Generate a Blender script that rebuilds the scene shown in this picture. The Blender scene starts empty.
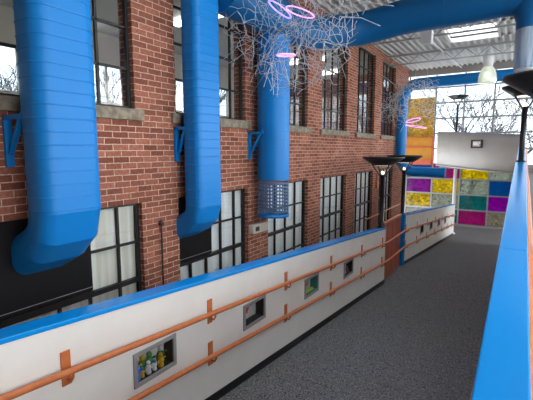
import bpy, math, random
from mathutils import Vector, Matrix, noise
random.seed(7)
C = bpy.context.scene.collection
PI = math.pi

# ------------------------------------------------------------------ materials
def mat(name, col=(.5,.5,.5), rough=.5, metal=0, spec=.5, coat=0):
    m = bpy.data.materials.new(name); m.use_nodes = True
    b = m.node_tree.nodes['Principled BSDF']
    b.inputs['Base Color'].default_value = (*col, 1)
    b.inputs['Roughness'].default_value = rough
    b.inputs['Metallic'].default_value = metal
    b.inputs['Specular IOR Level'].default_value = spec
    b.inputs['Coat Weight'].default_value = coat
    return m
def nodes(m): return m.node_tree.nodes, m.node_tree.links, m.node_tree.nodes['Principled BSDF']
def noisy(m, c1, c2, scale, detail=3, bump=0, lo=.35, hi=.65, stretch=None, dist=.01):
    n, l, b = nodes(m)
    tc = n.new('ShaderNodeTexCoord'); nz = n.new('ShaderNodeTexNoise'); r = n.new('ShaderNodeValToRGB')
    nz.inputs['Scale'].default_value = scale; nz.inputs['Detail'].default_value = detail
    r.color_ramp.elements[0].position = lo; r.color_ramp.elements[1].position = hi
    r.color_ramp.elements[0].color = (*c1, 1); r.color_ramp.elements[1].color = (*c2, 1)
    if stretch:
        mp = n.new('ShaderNodeMapping'); mp.inputs['Scale'].default_value = stretch
        l.new(tc.outputs['Object'], mp.inputs['Vector']); l.new(mp.outputs[0], nz.inputs['Vector'])
    else: l.new(tc.outputs['Object'], nz.inputs['Vector'])
    l.new(nz.outputs['Fac'], r.inputs[0]); l.new(r.outputs[0], b.inputs['Base Color'])
    if bump:
        bp = n.new('ShaderNodeBump'); bp.inputs['Strength'].default_value = bump; bp.inputs['Distance'].default_value = dist
        l.new(nz.outputs['Fac'], bp.inputs['Height']); l.new(bp.outputs[0], b.inputs['Normal'])
    return m
def emis(name, col, s):
    m = mat(name, col); b = m.node_tree.nodes['Principled BSDF']
    b.inputs['Emission Color'].default_value = (*col, 1); b.inputs['Emission Strength'].default_value = s
    return m

def brick_mat():
    m = mat('red_brick', rough=.9, spec=.2); n, l, b = nodes(m)
    tc = n.new('ShaderNodeTexCoord'); sp = n.new('ShaderNodeSeparateXYZ'); ad = n.new('ShaderNodeMath'); cb = n.new('ShaderNodeCombineXYZ')
    l.new(tc.outputs['Object'], sp.inputs[0]); ad.operation = 'ADD'
    l.new(sp.outputs[0], ad.inputs[0]); l.new(sp.outputs[1], ad.inputs[1])
    l.new(ad.outputs[0], cb.inputs[0]); l.new(sp.outputs[2], cb.inputs[1])
    # slight wobble so that the courses are hand laid
    nw = n.new('ShaderNodeTexNoise'); nw.inputs['Scale'].default_value = 9
    l.new(tc.outputs['Object'], nw.inputs['Vector'])
    vm = n.new('ShaderNodeVectorMath'); vm.operation = 'MULTIPLY_ADD'; vm.inputs[1].default_value = (.012,.012,0)
    l.new(nw.outputs['Color'], vm.inputs[0]); l.new(cb.outputs[0], vm.inputs[2])
    br = n.new('ShaderNodeTexBrick'); br.inputs['Scale'].default_value = 1
    br.inputs['Brick Width'].default_value = .2; br.inputs['Row Height'].default_value = .0657
    br.inputs['Mortar Size'].default_value = .0052; br.inputs['Mortar Smooth'].default_value = .35; br.inputs['Bias'].default_value = -.05
    br.inputs['Color1'].default_value = (.22,.074,.047,1); br.inputs['Color2'].default_value = (.43,.165,.105,1)
    br.inputs['Mortar'].default_value = (.66,.50,.38,1)
    l.new(vm.outputs[0], br.inputs['Vector'])
    n2 = n.new('ShaderNodeTexNoise'); n2.inputs['Scale'].default_value = 35; n2.inputs['Detail'].default_value = 4
    l.new(tc.outputs['Object'], n2.inputs['Vector'])
    n3 = n.new('ShaderNodeTexNoise'); n3.inputs['Scale'].default_value = 1.3; n3.inputs['Detail'].default_value = 3
    l.new(tc.outputs['Object'], n3.inputs['Vector'])
    mx = n.new('ShaderNodeMix'); mx.data_type = 'RGBA'; mx.blend_type = 'MULTIPLY'; mx.inputs[0].default_value = .7
    r = n.new('ShaderNodeValToRGB'); r.color_ramp.elements[0].position=.3; r.color_ramp.elements[1].position=.7
    r.color_ramp.elements[0].color = (.55,.5,.5,1); r.color_ramp.elements[1].color = (1.15,1.15,1.15,1)
    l.new(n2.outputs['Fac'], r.inputs[0]); l.new(br.outputs['Color'], mx.inputs[6]); l.new(r.outputs[0], mx.inputs[7])
    mx2 = n.new('ShaderNodeMix'); mx2.data_type = 'RGBA'; mx2.blend_type = 'MULTIPLY'; mx2.inputs[0].default_value = .6
    r2 = n.new('ShaderNodeValToRGB'); r2.color_ramp.elements[0].position=.35; r2.color_ramp.elements[1].position=.65
    r2.color_ramp.elements[0].color = (.75,.7,.7,1); r2.color_ramp.elements[1].color = (1.1,1.1,1.1,1)
    l.new(n3.outputs['Fac'], r2.inputs[0]); l.new(mx.outputs[2], mx2.inputs[6]); l.new(r2.outputs[0], mx2.inputs[7])
    l.new(mx2.outputs[2], b.inputs['Base Color'])
    bp = n.new('ShaderNodeBump'); bp.inputs['Strength'].default_value = .6; bp.inputs['Distance'].default_value = .008; bp.invert = True
    l.new(br.outputs['Fac'], bp.inputs['Height']); l.new(bp.outputs[0], b.inputs['Normal'])
    return m

def glass_mat(name, tint=(1,1,1), refl=1.0):
    m = bpy.data.materials.new(name); m.use_nodes = True; n, l = m.node_tree.nodes, m.node_tree.links
    n.clear(); o = n.new('ShaderNodeOutputMaterial'); t = n.new('ShaderNodeBsdfTransparent'); g = n.new('ShaderNodeBsdfGlossy')
    g.inputs['Roughness'].default_value = .01; t.inputs[0].default_value = (*tint,1); f = n.new('ShaderNodeLayerWeight'); f.inputs[0].default_value = .5; pw = n.new('ShaderNodeMath'); pw.operation='POWER'; pw.inputs[1].default_value=4; l.new(f.outputs['Facing'],pw.inputs[0])
    ml = n.new('ShaderNodeMath'); ml.operation='MULTIPLY_ADD'; ml.inputs[1].default_value=.7*refl; ml.inputs[2].default_value=.06*refl; l.new(pw.outputs[0],ml.inputs[0])
    mx = n.new('ShaderNodeMixShader'); l.new(ml.outputs[0], mx.inputs[0]); l.new(t.outputs[0], mx.inputs[1]); l.new(g.outputs[0], mx.inputs[2]); l.new(mx.outputs[0], o.inputs[0])
    return m
def film_mat(name, c1, c2, scale=9, dif=.45, contrast=(.22,.78)):
    """crinkled colour film on glass: tinted transparency with a wrinkled, partly frosted body"""
    m = bpy.data.materials.new(name); m.use_nodes = True; n, l = m.node_tree.nodes, m.node_tree.links
    n.clear(); o = n.new('ShaderNodeOutputMaterial')
    tc = n.new('ShaderNodeTexCoord'); nz = n.new('ShaderNodeTexNoise'); nz.inputs['Scale'].default_value = scale; nz.inputs['Detail'].default_value = 5; nz.inputs['Distortion'].default_value = 1.2
    l.new(tc.outputs['Object'], nz.inputs['Vector'])
    r = n.new('ShaderNodeValToRGB'); r.color_ramp.elements[0].position = contrast[0]; r.color_ramp.elements[1].position = contrast[1]
    k_={'opal':1,'amber_film':1.25}.get(name,.42)
    r.color_ramp.elements[0].color = (*[q*k_ for q in c1],1); r.color_ramp.elements[1].color = (*[q*k_ for q in c2],1); l.new(nz.outputs['Fac'], r.inputs[0])
    t = n.new('ShaderNodeBsdfTransparent'); tr = n.new('ShaderNodeBsdfTranslucent'); g = n.new('ShaderNodeBsdfGlossy'); g.inputs['Roughness'].default_value = .1
    l.new(r.outputs[0], t.inputs[0]); l.new(r.outputs[0], tr.inputs[0])
    a = n.new('ShaderNodeMixShader'); a.inputs[0].default_value = dif; l.new(t.outputs[0], a.inputs[1]); l.new(tr.outputs[0], a.inputs[2])
    bmx = n.new('ShaderNodeMixShader'); bmx.inputs[0].default_value = .05; l.new(a.outputs[0], bmx.inputs[1]); l.new(g.outputs[0], bmx.inputs[2]); l.new(bmx.outputs[0], o.inputs[0])
    return m

M = {}
M['brick'] = brick_mat()
M['stone'] = noisy(mat('stone_sill', rough=.85, spec=.2), (.17,.14,.10), (.30,.255,.19), 14, bump=.2)
M['blue'] = mat('blue_duct_paint', (.004,.195,.56), .42, 0, .3, 0)
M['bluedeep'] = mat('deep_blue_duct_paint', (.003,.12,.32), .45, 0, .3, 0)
M['bluecap'] = mat('blue_cap_paint', (.004,.29,.78), .22, 0, .28, 0)
M['white'] = noisy(mat('white_ramp_wall', rough=.55, spec=.35), (.86,.84,.78), (.90,.88,.83), 3)
M['whitetrim'] = mat('white_trim', (.8,.8,.78), .45)
M['copper'] = noisy(mat('copper_paint', rough=.38, spec=.3), (.56,.16,.05), (.64,.20,.07), 20)
M['rust'] = noisy(mat('rust_red_panel', rough=.45), (.42,.085,.035), (.50,.11,.05), 4)
M['black'] = mat('black_metal', (.008,.008,.009), .38)
M['blackwin'] = mat('black_window_paint', (.012,.011,.011), .5)
M['blackboard'] = mat('black_panel', (.006,.006,.007), .6, 0, .2)
M['base'] = mat('black_skirting', (.01,.01,.011), .5)
M['grey'] = mat('grey_metal', (.34,.34,.34), .45, .2)
M['greymull'] = mat('grey_mullion', (.17,.175,.18), .5)
M['deck'] = mat('steel_deck', (.62,.62,.60), .6, 0)
M['steel'] = mat('joist_paint', (.40,.40,.39), .6)
M['fascia'] = mat('beige_fascia', (.36,.34,.30), .8)
M['boxgrey'] = noisy(mat('pale_grey_parapet', rough=.6), (.37,.365,.35), (.41,.40,.385), 2)
M['blind'] = noisy(mat('cream_blind', rough=.9, spec=.1), (.70,.66,.56), (.88,.86,.79), 1, detail=2, stretch=(1,14,.6), lo=.4, hi=.6)
M['blindw'] = noisy(mat('white_blind', rough=.9, spec=.1), (.80,.80,.78), (.90,.91,.90), 1, detail=2, stretch=(1,9,.8), lo=.4, hi=.6)
M['inner'] = mat('inner_room_wall', (.60,.56,.50), .9)
M['innerceil'] = mat('inner_room_ceiling', (.5,.5,.49), .9)
M['glass'] = glass_mat('window_glass', (.96,.98,.98), .8)
M['caseglass'] = glass_mat('case_glass', (.95,.95,.95), .3)
M['wire'] = mat('galvanised_wire', (.50,.52,.54), .4, .2)
M['pink'] = emis('pink_neon', (.85,.35,.75), .55)
M['purple'] = emis('purple_neon', (.40,.28,.95), .6)
M['bulb'] = emis('lamp_lens', (1,.93,.8), .6)
M['ivory'] = mat('ivory_plastic', (.55,.5,.42), .5)
M['whitep'] = mat('white_plastic', (.75,.75,.75), .4)
M['flex'] = noisy(mat('pale_blue_flexible_duct', rough=.35), (.22,.36,.52), (.55,.63,.70), 5, stretch=(5,5,.4))
M['orange'] = noisy(mat('orange_panel', rough=.5), (.42,.17,.012), (.48,.21,.018), 3)
M['bark'] = mat('tree_bark', (.11,.09,.08), .9)
M['snow'] = noisy(mat('pale_winter_ground', rough=.9), (.30,.30,.26), (.65,.65,.63), .8)
M['teal'] = mat('teal_card', (.02,.30,.33), .6); M['ydot'] = mat('yellow_toy', (.8,.5,.03), .4); M['bdot'] = mat('blue_toy', (.05,.22,.85), .4)
M['gdot'] = mat('green_toy', (.06,.28,.06), .5); M['wdot'] = mat('white_toy', (.8,.8,.82), .4); M['rdot'] = mat('red_toy', (.7,.13,.07), .5)
M['lime'] = mat('lime_card', (.6,.75,.1), .6); M['mauve'] = mat('mauve_toy', (.38,.14,.28), .5); M['dark'] = mat('case_lining', (.035,.03,.03), .8)
M['skin'] = mat('peach_card', (.75,.45,.33), .6)

# carpet: dark grey loop pile with light flecks
cp = mat('charcoal_carpet', rough=.95, spec=.1); n, l, b = nodes(cp)
tc = n.new('ShaderNodeTexCoord'); n1 = n.new('ShaderNodeTexNoise'); n1.inputs['Scale'].default_value = 60; n1.inputs['Detail'].default_value = 3
n2 = n.new('ShaderNodeTexNoise'); n2.inputs['Scale'].default_value = 1.1
l.new(tc.outputs['Object'], n1.inputs['Vector']); l.new(tc.outputs['Object'], n2.inputs['Vector'])
r = n.new('ShaderNodeValToRGB'); r.color_ramp.elements[0].position=.33; r.color_ramp.elements[1].position=.68
r.color_ramp.elements[0].color = (.05,.049,.052,1); r.color_ramp.elements[1].color = (.30,.296,.305,1)
l.new(n1.outputs['Fac'], r.inputs[0])
mx = n.new('ShaderNodeMix'); mx.data_type='RGBA'; mx.blend_type='MULTIPLY'; mx.inputs[0].default_value=.25
l.new(r.outputs[0], mx.inputs[6]); l.new(n2.outputs['Color'], mx.inputs[7]); l.new(r.outputs[0], b.inputs['Base Color'])
bp = n.new('ShaderNodeBump'); bp.inputs['Strength'].default_value=.5; bp.inputs['Distance'].default_value=.004
l.new(n1.outputs['Fac'], bp.inputs['Height']); l.new(bp.outputs[0], b.inputs['Normal'])
M['carpet'] = cp

# perforated duct end: blue steel with rows of holes (real transparency through the holes)
pm = bpy.data.materials.new('perforated_blue_steel'); pm.use_nodes = True; n, l = pm.node_tree.nodes, pm.node_tree.links
b = n['Principled BSDF']; b.inputs['Base Color'].default_value = (.07,.15,.28,1); b.inputs['Roughness'].default_value=.4
tc = n.new('ShaderNodeTexCoord'); vo = n.new('ShaderNodeTexVoronoi'); vo.inputs['Scale'].default_value = 9; vo.inputs['Randomness'].default_value = 0
mp = n.new('ShaderNodeMapping'); mp.inputs['Scale'].default_value=(1,.5,1)
l.new(tc.outputs['UV'], mp.inputs['Vector']); l.new(mp.outputs[0], vo.inputs['Vector'])
ma = n.new('ShaderNodeMath'); ma.operation='LESS_THAN'; ma.inputs[1].default_value=.36; l.new(vo.outputs['Distance'], ma.inputs[0])
tr = n.new('ShaderNodeBsdfTransparent'); mxs = n.new('ShaderNodeMixShader')
l.new(ma.outputs[0], mxs.inputs[0]); l.new(b.outputs[0], mxs.inputs[1]); l.new(tr.outputs[0], mxs.inputs[2]); l.new(mxs.outputs[0], n['Material Output'].inputs[0])
M['perf'] = pm

# ------------------------------------------------------------------ mesh helpers
class MB:
    def __init__(s): s.v=[]; s.f=[]; s.sm=[]
    def add(s, vs, fs, smooth=False):
        o=len(s.v); s.v+= [tuple(v) for v in vs]; s.f += [tuple(i+o for i in f) for f in fs]; s.sm += [smooth]*len(fs); return s
    def hexa(s, p):      # 8 points: bottom ring 0-3, top ring 4-7
        return s.add(p, [(3,2,1,0),(4,5,6,7),(0,1,5,4),(1,2,6,5),(2,3,7,6),(3,0,4,7)])
    def box(s, x0,x1,y0,y1,z0,z1):
        return s.hexa([(x0,y0,z0),(x1,y0,z0),(x1,y1,z0),(x0,y1,z0),(x0,y0,z1),(x1,y0,z1),(x1,y1,z1),(x0,y1,z1)])
    def slope(s, x0,x1,y0,y1,zb,zt):   # zb/zt functions of y
        if y0<-.201 and y1>-.199: s.slope(x0,x1,y0,-.2,zb,zt); return s.slope(x0,x1,-.2,y1,zb,zt)
        return s.hexa([(x0,y0,zb(y0)),(x1,y0,zb(y0)),(x1,y1,zb(y1)),(x0,y1,zb(y1)),(x0,y0,zt(y0)),(x1,y0,zt(y0)),(x1,y1,zt(y1)),(x0,y1,zt(y1))])
    def tube(s, path, r, seg=8, caps=True, smooth=True):
        path=[Vector(p) for p in path]; rr = r if isinstance(r,(list,tuple)) else [r]*len(path)
        rings=[]; prev=None
        for i,p in enumerate(path):
            if i==0: d=path[1]-p
            elif i==len(path)-1: d=p-path[-2]
            else: d=(path[i+1]-p).normalized()+(p-path[i-1]).normalized()
            d.normalize()
            if prev is None:
                up = Vector((0,0,1)) if abs(d.z)<.9 else Vector((1,0,0)); a=d.cross(up).normalized()
            else:
                a=(prev-d*prev.dot(d)).normalized()
            prev=a; bb=d.cross(a)
            rings.append([p+(a*math.cos(2*PI*k/seg)+bb*math.sin(2*PI*k/seg))*rr[i] for k in range(seg)])
        vs=[v for g in rings for v in g]; fs=[]
        for i in range(len(path)-1):
            for k in range(seg): fs.append((i*seg+k, i*seg+(k+1)%seg, (i+1)*seg+(k+1)%seg, (i+1)*seg+k))
        s.add(vs, fs, smooth)
        if caps:
            s.add(rings[0], [tuple(range(seg))[::-1]]); s.add(rings[-1], [tuple(range(seg))])
        return s
    def lathe(s, prof, c=(0,0,0), seg=32, smooth=True):   # prof: (r,z)
        vs=[]; fs=[]
        for (r,z) in prof:
            for k in range(seg): vs.append((c[0]+r*math.cos(2*PI*k/seg), c[1]+r*math.sin(2*PI*k/seg), c[2]+z))
        for i in range(len(prof)-1):
            for k in range(seg): fs.append((i*seg+k, i*seg+(k+1)%seg, (i+1)*seg+(k+1)%seg, (i+1)*seg+k))
        return s.add(vs, fs, smooth)
    def loft(s, rings, smooth=True, caps=True):
        n=len(rings[0]); vs=[v for g in rings for v in g]; fs=[]
        for i in range(len(rings)-1):
            for k in range(n): fs.append((i*n+k, i*n+(k+1)%n, (i+1)*n+(k+1)%n, (i+1)*n+k))
        s.add(vs, fs, smooth)
        if caps: s.add(rings[0],[tuple(range(n))[::-1]]); s.add(rings[-1],[tuple(range(n))])
        return s
    def build(s, name, m, parent=None, bevel=0, auto=None):
        me=bpy.data.meshes.new(name); me.from_pydata(s.v,[],s.f); me.update()
        me.polygons.foreach_set('use_smooth', s.sm)
        o=bpy.data.objects.new(name, me); C.objects.link(o); me.materials.append(M[m] if isinstance(m,str) else m)
        if parent: o.parent=parent; o.matrix_parent_inverse=Matrix.Translation(-parent.location) if parent.type=='EMPTY' and parent.parent is None else Matrix()
        if bevel:
            mod=o.modifiers.new('bevel','BEVEL'); mod.width=bevel; mod.segments=2; mod.limit_method='ANGLE'
        return o
def tag(o, label, cat, group=None, kind=None):
    o['label']=label; o['category']=cat
    if group: o['group']=group
    if kind: o['kind']=kind
    return o
def thing(name, label, cat, loc=(0,0,0), group=None):
    o=bpy.data.objects.new(name,None); o.empty_display_size=.1; C.objects.link(o); o.location=loc
    return tag(o,label,cat,group)
def struct(o, label=None, cat=None):
    o['kind']='structure'
    if label: o['label']=label
    if cat: o['category']=cat
    return o
def sroot(name, label, cat='window'):
    o=bpy.data.objects.new(name,None); o.empty_display_size=.1; C.objects.link(o); return struct(o,label,cat)
def copy_tree(root, loc, label, group=None):
    r=root.copy(); C.objects.link(r); r.location=loc; r['label']=label
    for ch in root.children:
        c=ch.copy(); C.objects.link(c); c.parent=r; c.matrix_parent_inverse=ch.matrix_parent_inverse.copy()
        for g in ch.children:
            d=g.copy(); C.objects.link(d); d.parent=c; d.matrix_parent_inverse=g.matrix_parent_inverse.copy()
    return r

# ------------------------------------------------------------------ levels (camera at the origin)
GR = -3.96                                     # lower hall floor
def f1(y): return -2.305-.082*y                # descending ramp
LZ = f1(8.95)
def f2(y): return LZ-.0975*(y-10.65)+.0 if False else LZ-(LZ-GR+.0)*(0) - (y-10.65)*((LZ-GR)/(20.35-10.65))
def fl(y):
    if 8.9<y<=8.98: return f1(y)
    if y<-.2: return f1(-.2)
    if y<=8.95: return f1(y)
    if y<=10.65: return LZ
    return f2(min(y,20.35))
def cm(y):                                     # top of the middle wall
    if y<=9.35: return -1.03+.0855*y
    if y<=11.0: return cm(9.35)
    return cm(9.35)+.085*(min(y,20)-11.0)
XI, XO = -2.48, -2.625                          # left ramp wall faces
MI, MO = -.085, .075                           # middle wall faces

# ------------------------------------------------------------------ floors and ramps
struct(MB().box(-3.62,6.6,-3.2,22.85,GR-.2,GR).build('floor','carpet'))
rm=MB(); segs=[(-3.2,-.2),(-.2,8.95),(8.95,10.65),(10.65,20.35)]
for a,bb in segs: rm.slope(XO,MI+.02,a+1e-4,bb,lambda y:fl(y)-.18,fl)
# keep the foot of the ramp above the hall floor
struct(rm.build('floor_ramp','carpet'),'charcoal carpeted ramp running down between the white walls','floor')
def uf(y): return cm(y)-1.25
rm=MB()
for a,bb in [(-.2,9.35),(9.35,11.0),(11.0,20.0)]: rm.slope(MO-.02,2.4,a,bb,lambda y:uf(y)-.18,uf)
rm.box(MO-.02,2.4,-3.2,-.2,uf(-.2)-.18,uf(-.2))
struct(rm.build('floor_upper_ramp','carpet'))

# ------------------------------------------------------------------ left ramp wall with display openings
cases=[(1.945,2.405,-1.745,.29),(3.43,3.88,-1.85,.29),(4.92,5.38,-1.97,.29),(6.42,6.87,-2.09,.29)]
cases2=[(12.75,13.2,-2.45,.29),(14.3,14.75,-2.58,.29),(15.85,16.3,-2.71,.29),(17.4,17.85,-2.84,.29)]
def ramp_wall(name, y0, y1, cs, zt):
    m=MB(); y=y0
    for (a,bb,zc,h) in cs:
        e=.02; a+=e; bb-=e
        m.slope(XO+.01,XI,y,a,fl,zt)
        m.slope(XO+.01,XI,a,bb,fl,lambda q:zc-h/2+e); m.slope(XO+.01,XI,a,bb,lambda q:zc+h/2-e,zt)
        m.box(XO+.01,XO+.025,a,bb,zc-h/2+e,zc+h/2-e)
        y=bb
    m.slope(XO+.01,XI,y,y1,fl,zt)
    return struct(m.build(name,'white'))
def capz(y): return f1(y)+1.305 if y<9.2 else fl(y)+1.40
def capz2(y): return (-1.665)-(y-10.65)*(.0865)
w1=ramp_wall('wall_left_ramp',-3.0,8.95,cases,lambda y:fl(y)+1.27)
w2=ramp_wall('wall_left_lower_ramp',10.75,20.3,cases2,lambda y:capz2(y)-.04)
w1['label']='white ramp wall with four display cases below the copper handrails'; w2['label']='white wall of the lower ramp beyond the rust red panel'
w1['category']=w2['category']='wall'
MB().slope(XO-.012,XI+.012,-3.0,8.97,lambda y:fl(y)+1.27,lambda y:fl(y)+1.305).build('wall_cap','bluecap',w1,bevel=.006)
MB().slope(XI,XI+.006,-3.0,8.96,lambda y:fl(y)+1.255,lambda y:fl(y)+1.27).build('wall_trim','whitetrim',w1)
MB().slope(XI,XI+.012,-3.0,8.95,fl,lambda y:fl(y)+.09).build('baseboard','base',w1)
MB().slope(XO-.012,XI+.012,10.72,20.32,lambda y:capz2(y)-.04,capz2).build('wall_cap','bluecap',w2,bevel=.006)
MB().slope(XI,XI+.012,10.75,20.3,fl,lambda y:fl(y)+.09).build('baseboard','base',w2)
# middle wall between the two ramps
mw=MB()
for a,bb in [(-3.0,8.95),(8.95,9.35),(9.35,10.65),(10.65,11.0),(11.0,18.0)]:
    mw.slope(MI,MO,a,bb,fl,lambda y:cm(y)-.05)
wm=struct(mw.build('wall_middle_ramp','white'),'white dividing wall under the wide blue cap at right','wall')
mc=MB()
for a,bb in [(-3.0,3.45),(3.455,9.35),(9.35,11.0),(11.0,18.0)]:
    mc.slope(MI-.012,MO+.012,a,bb,lambda y:cm(y)-.05,cm)
mc.build('wall_cap','bluecap',wm,bevel=.008)
MB().slope(MI-.012,MI,-.2,8.95,fl,lambda y:fl(y)+.09).build('baseboard','base',wm)

# rust red landing panel between the two ramp walls
t=thing('landing_panel','rust red metal panel with rolled top rail closing the gap between two white ramp walls','panel',(-2.56,9.8,LZ))
MB().box(-2.60,-2.55,8.98,10.58,LZ,-1.68).build('panel','rust',t)
for q in (9.38,9.79,10.19): MB().box(-2.549,-2.545,q-.006,q+.006,LZ+.05,-1.7).build('seam','rust',t)
MB().tube([(-2.52,8.86,-1.645),(-2.52,10.36,-1.645)],.035,12).build('top_rail','copper',t)
MB().tube([(-2.545,8.98,-1.70),(-2.545,10.58,-1.70)],.018,10).build('edge_rail','copper',t)
t=thing('blue_post','square blue post at the right end of the rust red panel','post',(-2.56,10.67,LZ))
MB().box(-2.56,-2.462,10.60,10.76,LZ,-1.66).build('post','bluecap',t,bevel=.01)
for zz in (-1.66,-2.06,-2.36,-2.75):
    MB().tube([(-2.46,10.66,zz),(-2.445,10.66,zz)],.032,12).build('bolt','copper',t)

# ------------------------------------------------------------------ handrails
def handrail(label, path, r, brks, wallx, side, plate=.24):
    t=thing('handrail',label,'handrail',path[0],'copper handrails along the ramp walls')
    MB().tube(path,r,12).build('rail','copper',t)
    for (y,z) in brks:
        pl=MB().box(*(sorted((wallx,wallx+side*.008))),y-.033,y+.033,z-plate/2,z+plate/2).build('bracket','copper',t)
        MB().tube([(wallx+side*.005,y+.012,z-.075),(wallx+side*.045,y+.012,z-.08),(wallx+side*.065,y+.012,z-.05),(path[0][0],y+.012,z)],.009,8).build('arm','copper',pl)
    return t
RX=XI+.068
def hr(h):
    return [(RX,-.9,fl(-.9)+h),(RX,-.2,fl(-.2)+h),(RX,3,fl(3)+h),(RX,8.9,fl(8.9)+h),(RX,9.2,LZ+h+.0),(RX,10.5,LZ+h),(RX,10.9,fl(10.9)+h),(RX,20.1,fl(20.1)+h)]
BY=[1.405,2.87,4.38,5.86,7.34,8.72,10.86,12.26,13.8,15.28,16.8,18.3,19.6,-.2]
handrail('upper copper handrail along the white ramp wall, above the display cases',hr(.975),.0235,[(y,fl(y)+.975) for y in BY],XI,1)
handrail('lower copper handrail along the white ramp wall, under the display cases',hr(.54),.0235,[(y,fl(y)+.54) for y in BY],XI,1)
MX=MI-.062
handrail('copper handrail beside the wide blue cap, on the carpet side',[(MX,y,fl(y)+.98) for y in (-1.2,-.2,4,8.9)],.0235,[(y,fl(y)+.98) for y in (.9,3,5.2,7.4)],MI,-1,.1)
NX=MO+.066
handrail('copper handrail at the right edge of the wide blue cap',[(NX,y,uf(y)+.89) for y in (-1.2,-.2,4,9.3,11,18)],.0235,[(y,uf(y)+.89) for y in (.9,3,5.2,7.4)],MO,1,.1)
# rail of the stair against the brick wall
t=thing('stair_handrail','thin tan handrail rising along the brick wall behind the black lamp posts','handrail',(-3.35,10.2,GR))
MB().tube([(-3.35,10.1,-1.82),(-3.35,13.7,-1.80),(-3.35,14.4,-1.80)],.022,8).build('rail','copper',t)
for y in (10.6,12.4,14.2): MB().tube([(-3.35,y,-1.82),(-3.35,y,GR)],.02,8).build('leg','copper',t)

# ------------------------------------------------------------------ display cases
def case(y0,y1,zc,h,label,lining='dark',x=XI,glass=True):
    t=thing('display_case',label,'display case',(x,(y0+y1)/2,zc-h/2),'display cases let into the ramp walls')
    fw=.034; a,bb,zb,zt=y0,y1,zc-h/2,zc+h/2
    m=MB()
    m.box(x-.004,x+.014,a,bb,zt-fw,zt); m.box(x-.004,x+.014,a,bb,zb,zb+fw)
    m.box(x-.004,x+.014,a,a+fw,zb+fw,zt-fw); m.box(x-.004,x+.014,bb-fw,bb,zb+fw,zt-fw)
    m.build('frame','grey',t,bevel=.003)
    i=.023; d=.128
    m=MB(); m.box(x-d,x-d+.004,a+i,bb-i,zb+i,zt-i); m.box(x-d,x-.006,a+i,bb-i,zb+i,zb+i+.004); m.box(x-d,x-.006,a+i,bb-i,zt-i-.004,zt-i)
    m.box(x-d,x-.006,a+i,a+i+.004,zb+i,zt-i); m.box(x-d,x-.006,bb-i-.004,bb-i,zb+i,zt-i)
    m.build('lining',lining,t)
    if glass: MB().box(x-.003,x-.001,a+fw-.004,bb-fw+.004,zb+fw-.004,zt-fw+.004).build('glass','caseglass',t)
    return t
case(*cases[0],'grey framed display case full of small colourful toys, nearest of the row')
case(*cases[1],'grey framed display case with a dark inside and one small red shape')
case(*cases[2],'grey framed display case with a teal back and a lime base','teal')
case(*cases[3],'grey framed display case with small mauve objects inside, fourth from the near end')
for i,c in enumerate(cases2):
    case(*c,['small grey display case on the lower ramp wall, next to the blue post','small grey display case on the lower ramp wall, second past the blue post','small grey display case on the lower ramp wall, third past the blue post','small grey display case on the lower ramp wall, last one before the white column'][i],'mauve' if i>1 else 'dark',glass=False)
def figure(loc,s,m,m2,label):
    """little toy figure: legs, rounded body and head"""
    t=thing('toy_figure',label,'toy',loc,'toys inside the nearest display case')
    x,y,z=loc
    b_=MB(); b_.lathe([(.0,0),(.018*s,0),(.021*s,.01*s),(.016*s,.03*s),(.022*s,.045*s),(.014*s,.062*s),(.006*s,.066*s),(0,.066*s)],loc,14)
    b_.tube([(x,y-.02*s,z+.05*s),(x+.012*s,y-.034*s,z+.034*s)],.006*s,8); b_.tube([(x,y+.02*s,z+.05*s),(x+.012*s,y+.034*s,z+.058*s)],.006*s,8)
    b_.build('body',m,t)
    MB().lathe([(0,0),(.011*s,.004*s),(.0155*s,.015*s),(.011*s,.027*s),(0,.031*s)],(x,y,z+.064*s),14).build('head',m2,t)
zf=-1.745-.145+.0275
toys=[(-2.525,2.01,1.5,'bdot','bdot','all blue toy figure in the near corner'),(-2.58,2.05,1.5,'ydot','rdot','yellow toy figure with red head'),
(-2.525,2.135,1.2,'wdot','wdot','white toy figure standing in front'),(-2.58,2.195,1.6,'gdot','gdot','tall green toy figure at the back'),
(-2.525,2.27,1.3,'ydot','ydot','plain yellow toy figure right of the white one'),(-2.525,2.20,1.0,'wdot','bdot','small white toy figure with blue head'),
(-2.582,2.12,1.7,'gdot','ydot','green toy figure with yellow head at the back'),(-2.58,2.32,1.6,'gdot','wdot','green toy figure with white head at the far end'),
(-2.525,2.07,.9,'ydot','bdot','small yellow toy figure with blue head')]
for (x,y,s,a,bb,lb) in toys: figure((x,y,zf),s,a,bb,lb+' of the nearest display case')
# single exhibit in case two: heart shaped red piece hung on the back
def plate(name, pts, x, d, m, label, cat, group=None):
    n_=len(pts); mb=MB(); mb.add([(x,p[0],p[1]) for p in pts]+[(x+d,p[0],p[1]) for p in pts],
        [tuple(range(n_))[::-1], tuple(range(n_,2*n_))]+[(i,(i+1)%n_,n_+(i+1)%n_,n_+i) for i in range(n_)])
    return tag(mb.build(name,m),label,cat,group)
cy,cz=3.56,-1.80
plate('guitar_pick',[(cy-.045,cz+.035),(cy-.025,cz+.05),(cy,cz+.04),(cy+.03,cz+.052),(cy+.045,cz+.03),(cy+.035,cz-.005),(cy+.005,cz-.05),(cy-.03,cz-.01)],-2.54,.02,'rdot','red pointed shape hanging in the dark display case','ornament')
plate('picture_card',[(4.990,-2.080),(5.070,-2.070),(5.140,-1.990),(5.100,-1.930),(5.040,-1.900),(5.000,-1.940)],-2.585,.03,'skin','peach coloured cut-out in the teal display case','ornament')
plate('lime_wedge',[(4.970,-2.088),(5.330,-2.088),(5.310,-2.055),(5.140,-2.035),(5.010,-2.060)],-2.56,.03,'lime','lime coloured wedge along the bottom of the teal display case','ornament')
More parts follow.
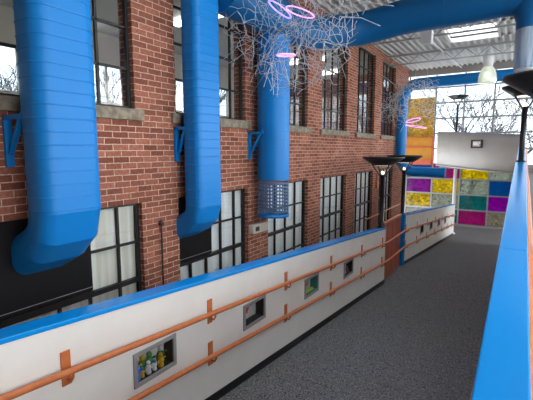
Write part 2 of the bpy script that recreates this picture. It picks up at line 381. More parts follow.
plate('letter_card',[(5.200,-2.020),(5.240,-2.020),(5.280,-1.930),(5.240,-1.920),(5.210,-1.960)],-2.60,.02,'ydot','yellow cut-out at the right of the teal display case','ornament')
for i,(y,s,mm) in enumerate([(6.54,1.3,'mauve'),(6.64,1.0,'wdot'),(6.74,1.4,'mauve')]):
    tt=MB().lathe([(0,0),(.02*s,0),(.026*s,.03*s),(.012*s,.06*s),(.018*s,.075*s),(0,.085*s)],(-2.545,y,-2.09-.145+.0275),12).build('vase',mm)
    tag(tt,['mauve vase nearer the camera in the fourth display case','small white vase between two mauve ones in the fourth display case','taller mauve vase at the far side of the fourth display case'][i],'vase','vases in the fourth display case')

# ------------------------------------------------------------------ brick wall with two rows of windows
XW=-3.6; WT=.22; XG=-3.69
bays=[(1.38+0*.1,2.97)]+[(1.5+2.115*k,2.96+2.1*k) for k in range(1,6)]
UZ0,UZ1=.44,2.62; LZ0,LZ1=-3.0,-.59
m=MB(); x0,x1=XW-WT,XW
YE=15.25
lbays=[(a,bb+.07) for a,bb in bays]; bays=[(a,bb+.03) for a,bb in bays]
for bs,zlo,zhi in ((lbays,GR,LZ1),(bays,LZ1,2.82)):
    ys=[-3.2]+[v for q in bs for v in q]+[YE]
    for i in range(0,len(ys),2): m.box(x0,x1,ys[i],ys[i+1],zlo,zhi)
for (a,bb) in lbays: m.box(x0,x1,a,bb,GR,LZ0)
for (a,bb) in bays: m.box(x0,x1,a,bb,LZ1,UZ0-.12); m.box(x0,x1,a,bb,UZ1,2.82)
m.box(-9.1,x0,YE-.22,YE,GR,4.7)
struct(m.build('wall_left','brick'),'red brick wall with two rows of black framed windows','wall')
wn=0
def window(label,y0,y1,z0,z1,cols,rows,heavy=(),blind=None,sill=True):
    global wn; wn+=1
    t=sroot('window_%d'%wn,label); m=MB(); w=.013; xa,xb=XG-.02,XG+.012
    m.box(xa,xb+.015,y0,y0+.03,z0,z1); m.box(xa,xb+.015,y1-.03,y1,z0,z1); m.box(xa,xb+.015,y0,y1,z1-.03,z1); m.box(xa,xb+.015,y0,y1,z0,z0+.03)
    for c in cols: m.box(xa,xb,c-w,c+w,z0,z1)
    for r_ in rows: m.box(xa,xb,y0,y1,r_-w,r_+w)
    for r_ in heavy: m.box(xa,xb+.02,y0,y1,r_-.026,r_+.026)
    m.build('window_frame','blackwin',t)
    MB().box(XG-.012,XG-.006,y0,y1,z0,z1).build('window_pane','glass',t)
    if blind: MB().box(XG-.045,XG-.035,y0+.02,y1-.02,z0,z1-.02).build('blind',blind,t)
    if sill: MB().box(XW-WT+.02,XW+.045,y0-.09,y1+.09,z0-.12,z0).build('window_sill','stone',t,bevel=.006)
    return t
for i,(a,bb) in enumerate(bays):
    w_=bb-a
    if i==0: cols=[a+.12,2.07,2.62]
    elif i==1: cols=[3.95,4.26,4.54,4.82]
    else: cols=[a+w_*k/4 for k in (1,2,3)]
    rows=[UZ0+.43*k for k in (1,2,3,4)]
    window(['upper window behind the nearest blue duct','upper window behind the second blue duct','upper window right of the round blue duct','upper window fourth from the near end','upper window fifth from the near end','upper window at the far end of the brick wall'][i],a,bb,UZ0,UZ1,cols,rows)
for i,(a,bb) in enumerate(lbays):
    w_=bb-a
    cols=[2.07,2.40,2.77] if i==0 else [3.9,4.22,4.55,4.88] if i==1 else [a+w_*k/4 for k in (1,2,3)]
    window(['lower window half covered by a black panel behind the nearest duct','lower window with black panel behind the second duct','lower window behind the mesh duct end','lower window fourth from the near end, white blinds','lower window fifth from the near end, white blinds','lower window at the far end of the brick wall'][i],
      a,bb,LZ0,LZ1,cols,[LZ1-.46,LZ1-1.33,LZ1-1.76],heavy=[LZ1-.90],blind='blind' if i==0 else 'blindw',sill=False)
# black closing panels where the ducts enter
for (a,bb,z0,z1,lb) in [(1.40,2.40,-1.43,-.60,'large matt black panel behind the nearest duct end'),(3.63,4.28,-1.45,-.60,'smaller matt black panel behind the second duct end')]:
    t=thing('blanking_panel',lb,'panel',(-3.62,(a+bb)/2,z0),'black panels where ducts enter the wall')
    MB().box(-3.66,-3.635,a,bb,z0,z1).build('panel','blackboard',t)
    MB().box(-3.66,-3.618,a,bb,z0-.02,z0-.006).build('edge_strip','blackwin',t)
    MB().box(-3.634,-3.628,a,bb,z0+.035,z0+.04).build('trim_line','grey',t)
# rooms behind the brick wall
m=MB(); m.box(-9,XW-WT,-3.2,YE-.22,-.35,-.2); m.box(-9,XW-WT,-3.2,YE-.22,GR-.2,GR)
struct(m.build('floor_inner_room','inner'))
struct(MB().box(-9,XW-WT,-3.2,YE-.22,2.82,3.0).build('ceiling_inner_room','innerceil'))
tag2=struct(MB().box(-8.92,-8.915,-3.2,YE,.3,2.1).build('window_40',glass_mat('tinted_glass',(.55,.58,.60),.5)))
m=MB(); m.box(-9,-8.8,-3.2,YE,-.2,.3); m.box(-9,-8.8,-3.2,YE,2.1,2.85)
y=-3.2
while y<YE: m.box(-9,-8.8,y,y+.7,.3,2.1); m.box(-8.95,-8.9,y+1.35,y+1.4,.3,2.1); y+=2.1
m.box(-8.95,-8.9,-3.2,YE,1.15,1.2); m.box(-9,-8.8,-3.2,YE,GR,-.2); m.box(-9,XW-WT,-3.4,-3.2,GR,3.0)
struct(m.build('wall_inner_room','inner'))
for i,(y) in enumerate((4.2,6.6,9,11.4,13.6)):
    t=MB().box(-6.6,-5.2,y,y+.18,2.70,2.76).build('ceiling_light',emis('tube_light_%d'%i,(1,.97,.9),3)); 
    tag(t,'white strip light on the ceiling behind the upper windows','light','strip lights behind the upper windows')

# ------------------------------------------------------------------ ducts
def rrect(w,d,r,n_=8):
    pts=[]
    for cx,cy,a0 in ((w/2-r,d/2-r,0),(-w/2+r,d/2-r,PI/2),(-w/2+r,-d/2+r,PI),(w/2-r,-d/2+r,3*PI/2)):
        for k in range(n_+1): a=a0+PI/2*k/n_; pts.append((cx+r*math.cos(a),cy+r*math.sin(a)))
    return pts
def wall_duct(label,cx,cy,w,d,r,ztop,zb,R,xend,step,tilt=.0):
    """w along the wall (Y), d out of the wall (X); drops to zb, then mitres round to the wall"""
    t=thing('air_duct',label,'duct',(cx,cy,zb-R),'blue air ducts hung on the brick wall')
    base=rrect(d,w,r)
    def ring(px,pz,ang,s=1.0):   # ang 0 = horizontal section, 90deg = facing the wall
        ca,sa=math.cos(ang),math.sin(ang)
        return [(px+u*s*ca, cy+v*s, pz-u*s*sa) for (u,v) in base]
    m=MB(); z=ztop; rings=[ring(cx,ztop,0)]
    rings.append(ring(cx,zb,0)); m.loft(rings,caps=True)
    z=zb+.02
    while z<ztop:
        m.loft([ring(cx,z-.002,0,1.0),ring(cx,z-.001,0,1.022),ring(cx,z+.002,0,1.022),ring(cx,z+.011,0,1.0)],caps=False); z+=step
    m.build('shaft','blue',t)
    # mitred elbow turning towards the wall
    Rc=d/2+R; AT=math.radians(64); N=2
    m=MB(); c0=cx-Rc
    rr=[]
    for k in range(N+1):
        a=AT*k/N; rr.append(ring(c0+Rc*math.cos(a), zb-Rc*math.sin(a), a, 1.0))
    last=[(xend, v[1], v[2]-(v[0]-xend)/math.tan(AT)) for v in rr[-1]]
    for k in range(N): m.loft([rr[k],rr[k+1]],caps=False)
    m.loft([rr[-1],last],caps=True)
    for k in range(N+1):
        a=AT*k/N; cxx=c0+Rc*math.cos(a); czz=zb-Rc*math.sin(a); dx,dz=math.sin(a)*.005,math.cos(a)*.005
        A_=ring(cxx,czz,a,1.014); m.loft([[(p[0]-dx,p[1],p[2]-dz) for p in A_],[(p[0]+dx,p[1],p[2]+dz) for p in A_]],caps=False)
    m.build('elbow','blue',t)
    return t
wall_duct('wide blue air duct nearest the camera, elbow turning into the black panel',-3.22,1.92,.54,.35,.13,2.8,-.50,.15,-3.63,.103)
wall_duct('narrower blue air duct, second along the brick wall, with an elbow at its foot',-3.345,3.80,.46,.28,.09,2.8,-.70,.08,-3.63,.10)
# round duct with perforated end
DX,DY,DR=-3.3,5.41,.25
t=thing('air_duct','round blue air duct hanging straight down with a perforated mesh end','duct',(DX,DY,-1.09),'blue air ducts hung on the brick wall')
m=MB(); m.lathe([(DR,-.45),(DR,1.69)],(DX,DY,0),40)
z=-.43
while z<1.7: m.lathe([(DR,z-.008),(DR+.004,z),(DR,z+.008)],(DX,DY,0),40); z+=.12
m.build('shaft','blue',t)
pf=MB().lathe([(DR-.004,-1.04),(DR-.004,-.45)],(DX,DY,0),40).build('mesh_end','perf',t)
uv=pf.data.uv_layers.new(name='uv')
for pl in pf.data.polygons:
    ks=[pf.data.loops[li].vertex_index%40 for li in pl.loop_indices]
    for li in pl.loop_indices:
        vi=pf.data.loops[li].vertex_index; k=vi%40
        if max(ks)==39 and min(ks)==0 and k==0: k=40
        uv.data[li].uv=(k/40*2*PI*DR*2, (0 if vi<40 else .59)*2*2)
MB().lathe([(0,-1.05),(DR-.01,-1.05),(DR+.004,-1.05),(DR+.004,-1.0),(DR-.006,-1.0)],(DX,DY,0),40).build('end_ring','blue',t)
# wall brackets
def bracket(y,xo,label,dy=.05):
    t=thing('duct_bracket',label,'bracket',(XW,y,-.1),'blue brackets steadying the ducts')
    MB().box(XW,XW+.035,y-.03,y+.03,-.14,.28).build('wall_plate','blue',t)
    MB().box(XW,xo,y-.03,y+.03,.245,.28).build('arm','blue',t)
    MB().hexa([(XW+.03,y-.02,-.04),(XW+.07,y-.02,-.02),(XW+.07,y+.02,-.02),(XW+.03,y+.02,-.04),(xo-.08,y-.02,.25),(xo-.04,y-.02,.25),(xo-.04,y+.02,.25),(xo-.08,y+.02,.25)]).build('brace','blue',t)
    MB().tube([(xo-.03,y,.28),(xo-.03,y,.31)],.02,8).build('bolt','blue',t)
bracket(1.675,-3.29,'blue angle bracket at the left side of the nearest duct')
bracket(2.235,-3.42,'blue bracket end peeping out right of the nearest duct')
bracket(3.595,-3.37,'blue angle bracket left of the second duct')
bracket(4.0,-3.42,'blue bracket end right of the second duct')
bracket(5.17,-3.32,'blue angle bracket left of the round mesh ended duct')
# header duct: along the wall, then across the hall
HZ=2.30; HR=.28; HY=7.35
t=thing('header_duct','big dark blue round duct crossing the hall under the roof','duct',(-1,HY,HZ-HR))
path=[(-3.25,4.06,1.96),(-3.25,5.9,1.97)]
for k in range(1,8):
    a=PI/2*k/8; path.append((-3.25+1.1*(1-math.cos(a)),6.25+1.1*math.sin(a),1.99+.03*k))
path+=[(-1.9,HY,2.26),(-.35,HY,HZ),(.9,HY,HZ),(2.6,HY,HZ)]
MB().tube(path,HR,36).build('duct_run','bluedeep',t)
for X in (-1.2,-.28,1.0):
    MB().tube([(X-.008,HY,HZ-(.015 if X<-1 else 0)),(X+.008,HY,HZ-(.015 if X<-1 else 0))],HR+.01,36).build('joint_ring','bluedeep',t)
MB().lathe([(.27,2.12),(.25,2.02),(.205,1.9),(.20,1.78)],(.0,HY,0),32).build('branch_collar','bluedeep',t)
m=MB(); m.lathe([(.198,1.8),(.19,1.2)],(.0,HY,0),32)
for z in (1.76,1.5,1.24): m.lathe([(.19,z-.008),(.202,z),(.19,z+.008)],(.0,HY,0),32)
o=m.build('drop_pipe','flex',t); o['label']='pale shiny vertical drop pipe'
MB().lathe([(.0,1.2),(.19,1.2),(.16,1.17),(0,1.17)],(.0,HY,0),32).build('outlet','whitep',t)
# far pipe
PY=13.7; pr=.165
t=thing('far_air_duct','long blue pipe along the far end, bending down beside the brick corner','duct',(-3.4,PY,-.9))
path=[(4,PY,2.17),(-2.6,PY,2.12)]
for k in range(1,9):
    a=PI/2*k/8; path.append((-2.9-.5*math.sin(a),PY,1.62+.5*math.cos(a)))
path.append((-3.4,PY,-.2))
for k in range(1,9):
    a=PI/2*k/8; path.append((-3.4+.5*(1-math.cos(a)),PY,-.22-.5*math.sin(a)))
path.append((-2.02,PY,-.72))
MB().tube(path,pr,24).build('pipe','blue',t)
MB().tube([(-2.06,PY,-.72),(-2.0,PY,-.72)],pr+.012,24).build('end_collar','blue',t)

# ------------------------------------------------------------------ roof
RT=2.82; SX0,SX1,SY0,SY1=-1.78,-.68,10.6,11.9
def deck(m,xa,xb,ya,yb,zoff=0):
    x=xa; p=.16
    while x<xb-1e-6:
        pts=[(x,0),(x+.03,.05),(x+.095,.05),(x+.125,0),(min(x+p,xb),0)]
        for (a,za),(c,zc) in zip(pts[:-1],pts[1:]):
            m.hexa([(a,ya,RT+za+zoff),(c,ya,RT+zc+zoff),(c,yb,RT+zc+zoff),(a,yb,RT+za+zoff),(a,ya,RT+za+.01+zoff),(c,ya,RT+zc+.01+zoff),(c,yb,RT+zc+.01+zoff),(a,yb,RT+za+.01+zoff)])
        x+=p
SKY=[(-2.3,-.3,2.2,3.9),(.6,2.6,2.2,3.9),(3.4,5.4,2.2,3.9),(.6,2.6,4.9,6.6),(SX0,SX1,SY0,SY1),(1.0,2.1,SY0,SY1)]  # only the SX/SY opening is in view; the others are added for top light
m=MB(); cuts=sorted({-3.2,YE}|{v for q in SKY for v in q[2:]})
for ya,yb in zip(cuts[:-1],cuts[1:]):
    hs=sorted(q[:2] for q in SKY if q[2]<=ya+1e-6 and q[3]>=yb-1e-6); x=XW-.2
    for (h0,h1) in hs+[(6.6,None)]:
        deck(m,x,h0,ya,yb+(.1 if yb==YE else 0)); m.box(x,h0,ya,yb,RT+.1,RT+.25); x=h1
struct(m.build('ceiling','deck'),'white corrugated steel roof deck','ceiling')
m=MB(); m.box(XW-.2,6.6,YE+.1,YE+.25,2.62,4.7); struct(m.build('wall_fascia','fascia'))
m=MB(); m.box(-6.8,6.8,YE+.1,23.1,4.7,4.9); struct(m.build('ceiling_far_hall','deck'))
struct(MB().box(-6.8,-6.6,YE,23,GR,4.7).build('wall_far_left','white'))
opal=film_mat('opal',(.9,.92,.93),(.97,.97,.97),2,.3)
for k,(X0,X1,Y0,Y1) in enumerate(SKY):
    t=sroot('window_%d'%(13 if k==4 else 20+k),'roof skylight between the joists, only one in view, others added for light'); e=.05
    m=MB(); m.box(X0-e,X0,Y0-e,Y1+e,RT-.01,RT+.3); m.box(X1,X1+e,Y0-e,Y1+e,RT-.01,RT+.3); m.box(X0,X1,Y0-e,Y0,RT-.01,RT+.3); m.box(X0,X1,Y1,Y1+e,RT-.01,RT+.3)
    m.build('window_frame','whitep',t); MB().box(X0,X1,Y0,Y1,RT+.14,RT+.15).build('window_pane',opal,t)
struct(MB().box(XW-.2,6.6,-3.4,-3.2,GR,2.85).build('wall_back_blocker','brick'))  # unseen brick wall, added to block light from behind the camera
# joists
def joist(y,label):
    t=thing('roof_joist',label,'joist',(0,y,2.5),'open web steel joists under the roof')
    m=MB(); m.box(XW,6.6,y-.03,y+.03,2.52,2.55); m.box(XW,6.6,y-.04,y+.04,2.775,2.815)
    m.build('chord','steel',t)
    m=MB(); x=XW
    while x<6.4: m.tube([(x,y,2.54),(x+.3,y,2.79)],.012,6); m.tube([(x+.3,y,2.79),(x+.6,y,2.54)],.012,6); x+=.6
    m.build('web','steel',t)
for y,lb in ((4.4,'steel roof joist behind the near tangled wire sculpture'),(9.9,'steel roof joist just past the big dark blue duct'),(12.6,'steel roof joist nearest the far glass wall'),(1.6,'steel roof joist above the nearest ducts')): joist(y,lb)
t=tag(MB().tube([(-2.3,8.3,2.74),(-1.9,15.2,2.74)],.02,8).build('conduit','whitep'),'white pipe running lengthwise under the roof deck','pipe')
t=tag(MB().tube([(-3.5,9.3,2.7),(-1.9,9.3,2.6)],.035,8).build('conduit','whitep'),'pale pipe from the brick wall to the white ceiling speaker','pipe')
t=thing('ceiling_speaker','white boxy ceiling speaker hanging under the roof deck','speaker',(-1.85,9.2,2.2))
MB().hexa([(-1.94,9.12,2.22),(-1.74,9.12,2.20),(-1.74,9.3,2.20),(-1.94,9.3,2.22),(-1.96,9.1,2.47),(-1.73,9.1,2.47),(-1.73,9.32,2.47),(-1.96,9.32,2.47)]).build('cabinet','whitep',t,bevel=.015)
MB().tube([(-1.85,9.2,2.46),(-1.85,9.2,2.82)],.015,8).build('bracket','whitep',t)
# pendant
px,py=-.93,12.75
t=thing('pendant_lamp','glass bell pendant lamp hanging from a joist near the far windows','lamp',(px,py,1.82))
MB().lathe([(.05,.95),(.07,.9),(.13,.8),(.13,.62),(.11,.52),(.0,.5)],(px,py,1.75),24).build('lamp_housing','whitep',t)
gs=mat('ribbed_glass',(.8,.85,.75),.15); gs.node_tree.nodes['Principled BSDF'].inputs['Transmission Weight'].default_value=.6
gs.node_tree.nodes['Principled BSDF'].inputs['Emission Color'].default_value=(.9,1,.7,1); gs.node_tree.nodes['Principled BSDF'].inputs['Emission Strength'].default_value=.1
MB().lathe([(.12,.5),(.17,.42),(.215,.3),(.235,.15),(.21,.06),(.19,.05)],(px,py,1.75),24).build('lamp_shade',gs,t)
MB().lathe([(0,0),(.05,.03),(.07,.1),(.05,.18),(0,.2)],(px,py,1.93),16).build('bulb','bulb',t)

# ------------------------------------------------------------------ far glass wall
YG=22.8; zr=[-3.86+.785*k for k in range(0,11)]; xr=[-6.6,-5.3,-3.965,-2.61,-1.295,.02,1.34,2.66,3.98,5.3,6.6]
t=sroot('window_14','tall far glass wall with coloured lower panes and clear panes above')
m=MB()
for x in xr: m.box(x-.035,x+.035,YG-.06,YG+.06,GR,4.7)
m.box(-6.6,6.6,YG-.05,YG+.05,GR,zr[0])
for z in zr+[4.66]: m.box(-6.6,6.6,YG-.055,YG+.055,z-.035,z+.035)
m.build('window_frame','greymull',t)
FM=dict(magenta=film_mat('magenta_film',(.30,.0,.16),(.85,.05,.55)),purple=film_mat('purple_film',(.24,.0,.28),(.75,.02,.85),5,.5),
 yellow=film_mat('yellow_film',(.12,.07,.005),(1.6,1.35,.06),9),teal=film_mat('teal_film',(.01,.17,.18),(.06,.55,.55)),
 blue=film_mat('blue_film',(.003,.16,.40),(.01,.34,.65),5,.5),clear=film_mat('clear_film',(.30,.32,.24),(.85,.92,.85),12,.3),beige=film_mat('beige_film',(.26,.22,.16),(.75,.72,.62),10,.3))
lay={0:['teal','yellow','purple','teal'],1:['beige','yellow','purple','blue'],2:['teal','clear','yellow','magenta'],3:['magenta','teal','clear','yellow'],4:['beige','purple','blue','clear'],5:['teal','magenta','yellow','blue'],
 6:['yellow','blue','clear','purple'],7:['magenta','clear','teal','yellow'],8:['blue','yellow','purple','clear'],9:['teal','magenta','clear','blue']}
for c in range(10):
    for r_ in range(4):
        col=lay[c][r_]
        o=MB().box(xr[c]+.035,xr[c+1]-.035,YG-.004,YG+.004,zr[r_]+.035,zr[r_+1]-.035).build('glass_pane',FM[col],t); o['label']=col+' tinted glass pane'
m=MB()
for c in range(10): m.box(xr[c]+.035,xr[c+1]-.035,YG-.003,YG+.003,zr[4]+.035,4.62)
m.build('window_pane',glass_mat('clear_glass',(.60,.63,.66),.6),t)
# amber panel in front of the left bay
t=thing('amber_screen','amber and orange screen in rust red frame against the far glass wall','screen',(-4.65,22.6,-.8))
a,bb=-5.42,-3.98
zs=[-.72,-.50,.16,.66,2.72]
m=MB()
for x in (a,bb): m.box(x-.05,x+.05,22.55,22.62,-.78,.72)
for z in (.16,.66): m.box(a,bb,22.55,22.62,z-.03,z+.03)
m.box(a,bb,22.55,22.62,-.78,-.50)
m.build('frame','rust',t)
MB().box(a,bb,22.58,22.6,-.5,.13).build('lower_board','orange',t); MB().box(a,bb,22.58,22.6,.19,.63).build('upper_board','orange',t)
MB().box(a,bb,22.58,22.6,.69,2.72).build('amber_glass',film_mat('amber_film',(.22,.13,.03),(.80,.60,.22),7,.5),t)

# ------------------------------------------------------------------ upper landing: grey parapet, slab and white column
NB=12; front=[]; 
A_=Vector((-3.42,20.5)); B_=Vector((-.085,18.0))
for k in range(NB+1):
    u=k/NB; p=A_.lerp(B_,u)+Vector((-.6,-.8))*(.28*math.sin(PI*u)); front.append((p.x,p.y,-.69-.19*u**1.3,.82-.27*u**1.2))
m=MB(); th=.14
ring=[]
for (x,y,zb,zt) in front: ring.append([(x,y,zb),(x+.08,y+.12,zb),(x+.08,y+.12,zt),(x,y,zt)])
m.loft(ring)
o=m.build('wall_upper_landing','boxgrey'); struct(o,'pale grey curved parapet of the upper landing','wall')
ring=[[(x-.02,y-.03,zt),(x+.10,y+.15,zt),(x+.10,y+.15,zt+.035),(x-.02,y-.03,zt+.035)] for (x,y,zb,zt) in front]
MB().loft(ring).build('wall_cap',mat('slate_blue_cap',(.12,.16,.24),.4),o)
ring=[[(x-.015,y-.02,zb-.05),(x+.10,y+.14,zb-.05),(x+.10,y+.14,zb),(x-.015,y-.02,zb)] for (x,y,zb,zt) in front]
MB().loft(ring).build('edge_band','grey',o)
m=MB(); m.add([(-3.3,20.6,-.85),(0.0,18.2,-.85),(2.4,18.2,-.85),(2.4,22.6,-.85),(-3.3,22.6,-.85),(-3.3,20.6,-.68),(0.0,18.2,-.68),(2.4,18.2,-.68),(2.4,22.6,-.68),(-3.3,22.6,-.68)],
 [(4,3,2,1,0),(5,6,7,8,9),(0,1,6,5),(1,2,7,6),(2,3,8,7),(3,4,9,8),(4,0,5,9)])
struct(m.build('floor_upper_landing','carpet'))
t=thing('column','slim white round column under the left end of the grey parapet','column',(-2.56,20.55,GR))
MB().lathe([(.075,-.02),(.075,3.10)],(-2.56,20.55,GR),20).build('shaft',mat('grey_white_paint',(.48,.48,.48),.5),t)
MB().lathe([(0,0),(.14,0),(.14,.05),(.075,.07)],(-2.56,20.55,GR),20).build('base','whitetrim',t)
# small case on the parapet
t=thing('display_case','small dark framed display case on the pale grey parapet','display case',(-1.4,18.75,.1),'display cases let into the ramp walls')
d=(B_-A_).normalized(); nrm=Vector((d.y,-d.x)); 
if nrm.y>0: nrm=-nrm
cc=A_.lerp(B_,.60)+Vector((-.6,-.8))*(.28*math.sin(PI*.6))+nrm*.03
def pbox(m,u0,u1,z0,z1,n0,n1):
    P=lambda u,n_,z:(cc.x+d.x*u+nrm.x*n_, cc.y+d.y*u+nrm.y*n_, z)
    m.hexa([P(u0,n1,z0),P(u1,n1,z0),P(u1,n0,z0),P(u0,n0,z0),P(u0,n1,z1),P(u1,n1,z1),P(u1,n0,z1),P(u0,n0,z1)]); return m
m=MB(); pbox(m,-.27,.27,.08,.13,-.02,.03); pbox(m,-.27,.27,.37,.42,-.02,.03); pbox(m,-.27,-.21,.13,.37,-.02,.03); pbox(m,.21,.27,.13,.37,-.02,.03); m.build('frame','dark',t)
pbox(MB(),-.21,.21,.13,.37,-.02,0).build('back','grey',t)
m=MB(); pbox(m,-.17,.06,.19,.33,0,.012); pbox(m,.09,.17,.25,.33,0,.012); pbox(m,.05,.11,.16,.24,0,.012); m.build('white_exhibit','whitep',t)

# ------------------------------------------------------------------ torchiere lamp posts
def lamp(loc,h,label,r=.45):
    t=thing('lamp_post',label,'lamp',loc,'black torchiere lamps along the ramps')
    x,y,z=loc
    MB().lathe([(0,0),(.09,0),(.09,.02),(.05,.03),(.05,h-.42),(.06,h-.42),(.06,h-.39),(0,h-.39)],loc,16).build('pole','black',t)
    MB().lathe([(.0,h-.18),(.19,h-.185),(.22,h-.18),(r,h-.025),(r,h),(r-.02,h),(.2,h-.15),(0,h-.15)],loc,40).build('lamp_shade','black',t)
    MB().lathe([(0,h-.192),(.15,h-.192),(.15,h-.18)],loc,24).build('lens','bulb',t)
    MB().lathe([(0,h-.39),(.03,h-.38),(.038,h-.355),(.028,h-.32),(0,h-.31)],loc,14).build('bulb','bulb',t)
    for k in range(4):
        a=PI/4+k*PI/2
        MB().tube([(x+.05*math.cos(a),y+.05*math.sin(a),z+h-.44),(x+.27*math.cos(a),y+.27*math.sin(a),z+h-.15)],.013,6).build('arm','black',t)
    return t
lamp((-2.57,8.86,capz(8.86)),1.575,'black lamp post with flared shade standing on the white wall left of the rust panel')
lamp((-2.57,10.78,-1.675),1.54,'black lamp post with flared shade behind the other one, on the blue post side')
lamp((-.005,9.45,cm(9.45)),1.46,'black lamp post standing on the far end of the wide blue cap',.42)
lamp((.235,4.75,uf(4.75)),2.58,'big flared black lamp shade cropped by the right edge of the photo')
lamp((-2.68,21.0,-.68),3.2,'slim black lamp post behind the pale grey parapet')

# ------------------------------------------------------------------ small wall fittings
t=thing('wall_box','small ivory box fitting on the brick pier below the mesh duct end','box',(-3.55,5.3,-1.3))
MB().box(XW,XW+.10,5.14,5.58,-1.33,-1.18).build('case','ivory',t,bevel=.01)
MB().box(XW+.1,XW+.108,5.2,5.3,-1.29,-1.22).build('grille','dark',t)
t=thing('wall_conduit','thin rusty pipe running up the brick pier between the first two lower windows','pipe',(-3.57,3.3,GR))
MB().tube([(-3.575,3.3,GR),(-3.575,3.3,-.9)],.009,6).build('pipe','dark',t)
MB().lathe([(0,0),(.028,.01),(.03,.04),(.01,.06),(0,.09)],(-3.575,3.3,-.9),10).build('head','dark',t)
t=thing('wall_bell','small copper coloured fitting on the brick pier behind the lamp posts','fitting',(-3.57,11.75,-1.1))
MB().box(XW,XW+.06,11.7,11.8,-1.12,-.9).build('body','copper',t,bevel=.01)
MB().tube([(XW+.03,11.75,-.9),(XW+.03,11.75,-.7)],.02,6).build('stem','copper',t)

# ------------------------------------------------------------------ crumpled wire netting sculptures
def netting(center, size, sheets, cell, rw, seed, stray):
    rnd=random.Random(seed); m=MB(); cx,cy,cz=center
    for s_ in range(sheets):
        off=Vector((rnd.uniform(-50,50),rnd.uniform(-50,50),rnd.uniform(-50,50)))
        nu,nv=int(6*size[0]/cell),int(4*size[2]/cell)
        rot=Matrix.Rotation(rnd.uniform(-.45,.45),3,'X')@Matrix.Rotation(rnd.uniform(-.2,.9),3,'Z')@Matrix.Rotation(rnd.uniform(-.9,.9),3,'Y')
        pts={}
        def P(i,j):
            if (i,j) in pts: return pts[(i,j)]
            L=cell*.56; u=(i-nu/2)*.866*L; v=(j-nv/2)*1.5*L
            v+= (0 if (i+j)%2 else L*.5)
            p=rot@Vector((u,0,v))
            q=p*1.1+off
            p=p+noise.noise_vector(q)*size[1]*.9+noise.noise_vector(q*2.7)*size[1]*.35+noise.noise_vector(q*7)*cell*.5
            d_=math.sqrt((p.x/size[0])**2+(p.y/size[1]/1.2)**2+(p.z/size[2])**2)
            pts[(i,j)]=(p,d_); return pts[(i,j)]
        for i in range(nu):
            for j in range(nv):
                for (a,c) in (((i,j),(i+1,j)),((i,j),(i,j+1))):
                    if a[0]==c[0] and (a[0]+a[1])%2: continue       # brick-like links give hexagons
                    (p,dp),(q,dq)=P(*a),P(*c)
                    if max(dp,dq)>1.0+.25*noise.noise(p*3+off): continue
                    if noise.noise(p*1.8+off*2)>.25: continue
                    mid=(p+q)/2+Vector((rnd.uniform(-1,1),rnd.uniform(-1,1),rnd.uniform(-1,1)))*cell*.09
                    m.tube([p+Vector(center),mid+Vector(center),q+Vector(center)],rw,4,caps=False)
    for _ in range(stray):
        a=rnd.uniform(0,2*PI); p=Vector((math.cos(a)*size[0]*.6,rnd.uniform(-.3,.3),math.sin(a)*size[2]*.6)); q=p*rnd.uniform(1.5,1.95)+Vector((rnd.uniform(-.3,.3),rnd.uniform(-.2,.2),rnd.uniform(-.15,.1)))
        m.tube([p+Vector(center),(p+q)/2+Vector(center)+Vector((0,0,.04)),q+Vector(center)],rw,4,caps=False)
    return m
def loop(c,r,axis,tube_r,sx=1):
    pts=[]; ax=Vector(axis).normalized(); u=ax.cross(Vector((0,.3,1))).normalized(); v=ax.cross(u)
    for k in range(25): a=2*PI*k/24; pts.append(Vector(c)+u*math.cos(a)*r*sx+v*math.sin(a)*r)
    return MB().tube(pts,tube_r,6,caps=False)
def hang(m_,x,y,z0): return m_.tube([(x,y,z0),(x,y,RT)],.004,4)
c1=(-2.26,4.08,1.44)
t=thing('wire_sculpture','large hanging tangle of wire netting with pink light rings, in front of the ducts','sculpture',c1,'hanging wire netting sculptures')
netting(c1,(.90,.40,.78),5,.16,.0034,3,22).build('netting','wire',t)
loop((-2.057,3.9,1.43),.14,(.3,.1,1),.007,1.1).build('light_ring','pink',t)
loop((-2.30,3.9,1.50),.13,(.5,.25,.9),.009,1.2).build('light_ring','purple',t)
loop((-2.25,3.95,1.03),.085,(.05,-.05,1),.009,1.2).build('light_ring','pink',t)
m=MB(); hang(m,-2.0,4.05,1.9); hang(m,-2.4,4.0,1.8); m.build('hanger','wire',t)
c2=(-2.55,11.3,1.22)
t=thing('wire_sculpture','smaller hanging tangle of wire netting in front of the amber screen','sculpture',c2,'hanging wire netting sculptures')
netting(c2,(.95,.5,.72),4,.17,.0055,12,10).build('netting','wire',t)
loop((-2.35,10.9,.60),.20,(.2,-.1,1),.009,1.3).build('light_ring','pink',t)
loop((-2.42,10.9,.76),.16,(-.2,.1,1),.012,1.3).build('light_ring','pink',t)
m=MB(); hang(m,-2.5,11.3,1.6); hang(m,-2.2,11.3,1.5); m.build('hanger','wire',t)

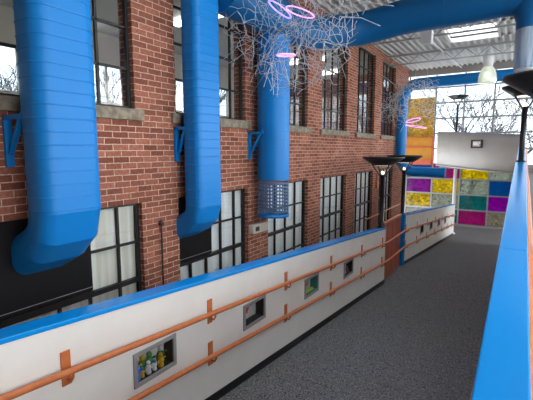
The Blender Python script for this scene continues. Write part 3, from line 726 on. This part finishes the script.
# ------------------------------------------------------------------ outside: ground and bare trees
t=thing('brick_warehouse','low brick building across the yard, seen through the upper windows','building',(-24,6,GR))
MB().box(-30,-24,-12,30,GR-.3,.9).build('wall','brick',t); MB().box(-30.2,-23.8,-12.2,30.2,.9,1.2).build('roof','grey',t)
for k in range(9): MB().box(-24.02,-23.95,-8+k*4,-6.2+k*4,-2,.3).build('window','blackwin',t)
g=MB().box(-60,60,23.2,90,GR-.5,GR-.3).build('ground','snow'); struct(g)
g=MB().box(-60,-9.2,-40,23.1,GR-.5,GR-.3).build('ground_west','snow'); struct(g)
g=MB().box(6.8,60,-40,23.1,GR-.5,GR-.3).build('ground_east','snow'); struct(g)
def tree(loc,h,seed,label):
    rnd=random.Random(seed); m=MB()
    def br(p,d_,L,r,lv):
        n_=4; pts=[p]; q=p.copy(); dd=d_.copy()
        for k in range(n_):
            dd=(dd+Vector((rnd.uniform(-1,1),rnd.uniform(-1,1),rnd.uniform(-.4,.7)))*.16).normalized(); q=q+dd*(L/n_); pts.append(q.copy())
        m.tube(pts,[r*(1-.5*k/n_) for k in range(n_+1)],5 if lv<2 else 3,caps=False)
        if lv<6:
            for k in range(3 if lv<5 else 2):
                a=pts[rnd.choice((2,3,4))]; nd=(dd+Vector((rnd.uniform(-1,1),rnd.uniform(-1,1),rnd.uniform(-.5,.7)))*.85).normalized()
                br(a,nd,L*rnd.uniform(.6,.82),max(r*.55,.017),lv+1)
    br(Vector(loc),Vector((0,0,1)),h*.33,h*.018,0)
    return tag(m.build('bare_tree','bark'),label,'tree','bare trees beyond the glass')
tree((-6.5,30,GR-.3),10,1,'bare tree outside behind the amber screen')
tree((-2.8,29,GR-.3),9,2,'bare tree outside behind the slim far lamp post')
tree((1.2,31,GR-.3),10,5,'bare tree outside behind the right end of the grey parapet')
tree((-4.5,38,GR-.3),13,8,'tall bare tree outside, farther off between the near ones at left')
tree((-.6,37,GR-.3),11,9,'tall bare tree outside, farther off behind the pendant lamp')
tree((-14,6,GR-.3),10,12,'bare tree seen through the second upper window')
tree((-14,12,GR-.3),11,14,'bare tree seen through the farther upper windows')
tree((-14,1.5,GR-.3),10,15,'bare tree seen through the upper window by the nearest duct')
tree((-17,9,GR-.3),9,21,'bare tree in the yard seen between the nearer ones')
tree((-17,3.5,GR-.3),9,22,'bare tree in the yard next to the low brick building')
tree((3.6,28,GR-.3),9,23,'bare tree outside at the right end of the far glass wall')
tree((13,8,GR-.3),10,16,'bare tree on the far side of the hall')

# ------------------------------------------------------------------ right side glazing frame, unseen, added for the daylight
t=sroot('window_15','unseen tall glazing added on the daylight side of the hall'); m=MB()
y=-3.2
while y<23: m.box(6.6,6.72,y-.04,y+.04,GR,2.8 if y<15 else 4.7); y+=1.6
for z in (GR,-2.4,-.9,.6,2.1,2.75): m.box(6.6,6.7,-3.2,22.8,z-.04,z+.04)
m.build('window_frame','greymull',t)

# ------------------------------------------------------------------ world, light, camera
w=bpy.data.worlds.new('overcast_sky'); bpy.context.scene.world=w; w.use_nodes=True; n,l=w.node_tree.nodes,w.node_tree.links
bg=n['Background']; tc=n.new('ShaderNodeTexCoord'); nz=n.new('ShaderNodeTexNoise'); nz.inputs['Scale'].default_value=2.5; nz.inputs['Detail'].default_value=4
r=n.new('ShaderNodeValToRGB'); r.color_ramp.elements[0].color=(.78,.88,1,1); r.color_ramp.elements[1].color=(1,1,1,1); r.color_ramp.elements[0].position=.35; r.color_ramp.elements[1].position=.6
l.new(tc.outputs['Generated'],nz.inputs['Vector']); l.new(nz.outputs['Fac'],r.inputs[0]); l.new(r.outputs[0],bg.inputs['Color'])
bg.inputs['Strength'].default_value=3.0
cam=bpy.data.cameras.new('camera'); co=bpy.data.objects.new('camera',cam); C.objects.link(co)
F_=400.; vx,hy=522.,150.; W_,H_=533.,400.
p_=math.atan((H_/2-hy)/F_); th_=math.atan((vx-W_/2)*math.cos(p_)/F_)
co.location=(0,0,0); co.rotation_euler=(PI/2-p_,0,th_)
cam.sensor_fit='HORIZONTAL'; cam.sensor_width=36; cam.lens=36*F_/W_; cam.clip_start=.05; cam.clip_end=300
sc=bpy.context.scene; sc.camera=co
sc.view_settings.view_transform='Standard'; sc.view_settings.look='None'; sc.view_settings.gamma=1; sc.view_settings.exposure=1.25; sc.view_settings.use_curve_mapping=False
sc.cycles.max_bounces=10; sc.cycles.transparent_max_bounces=16; sc.cycles.diffuse_bounces=5
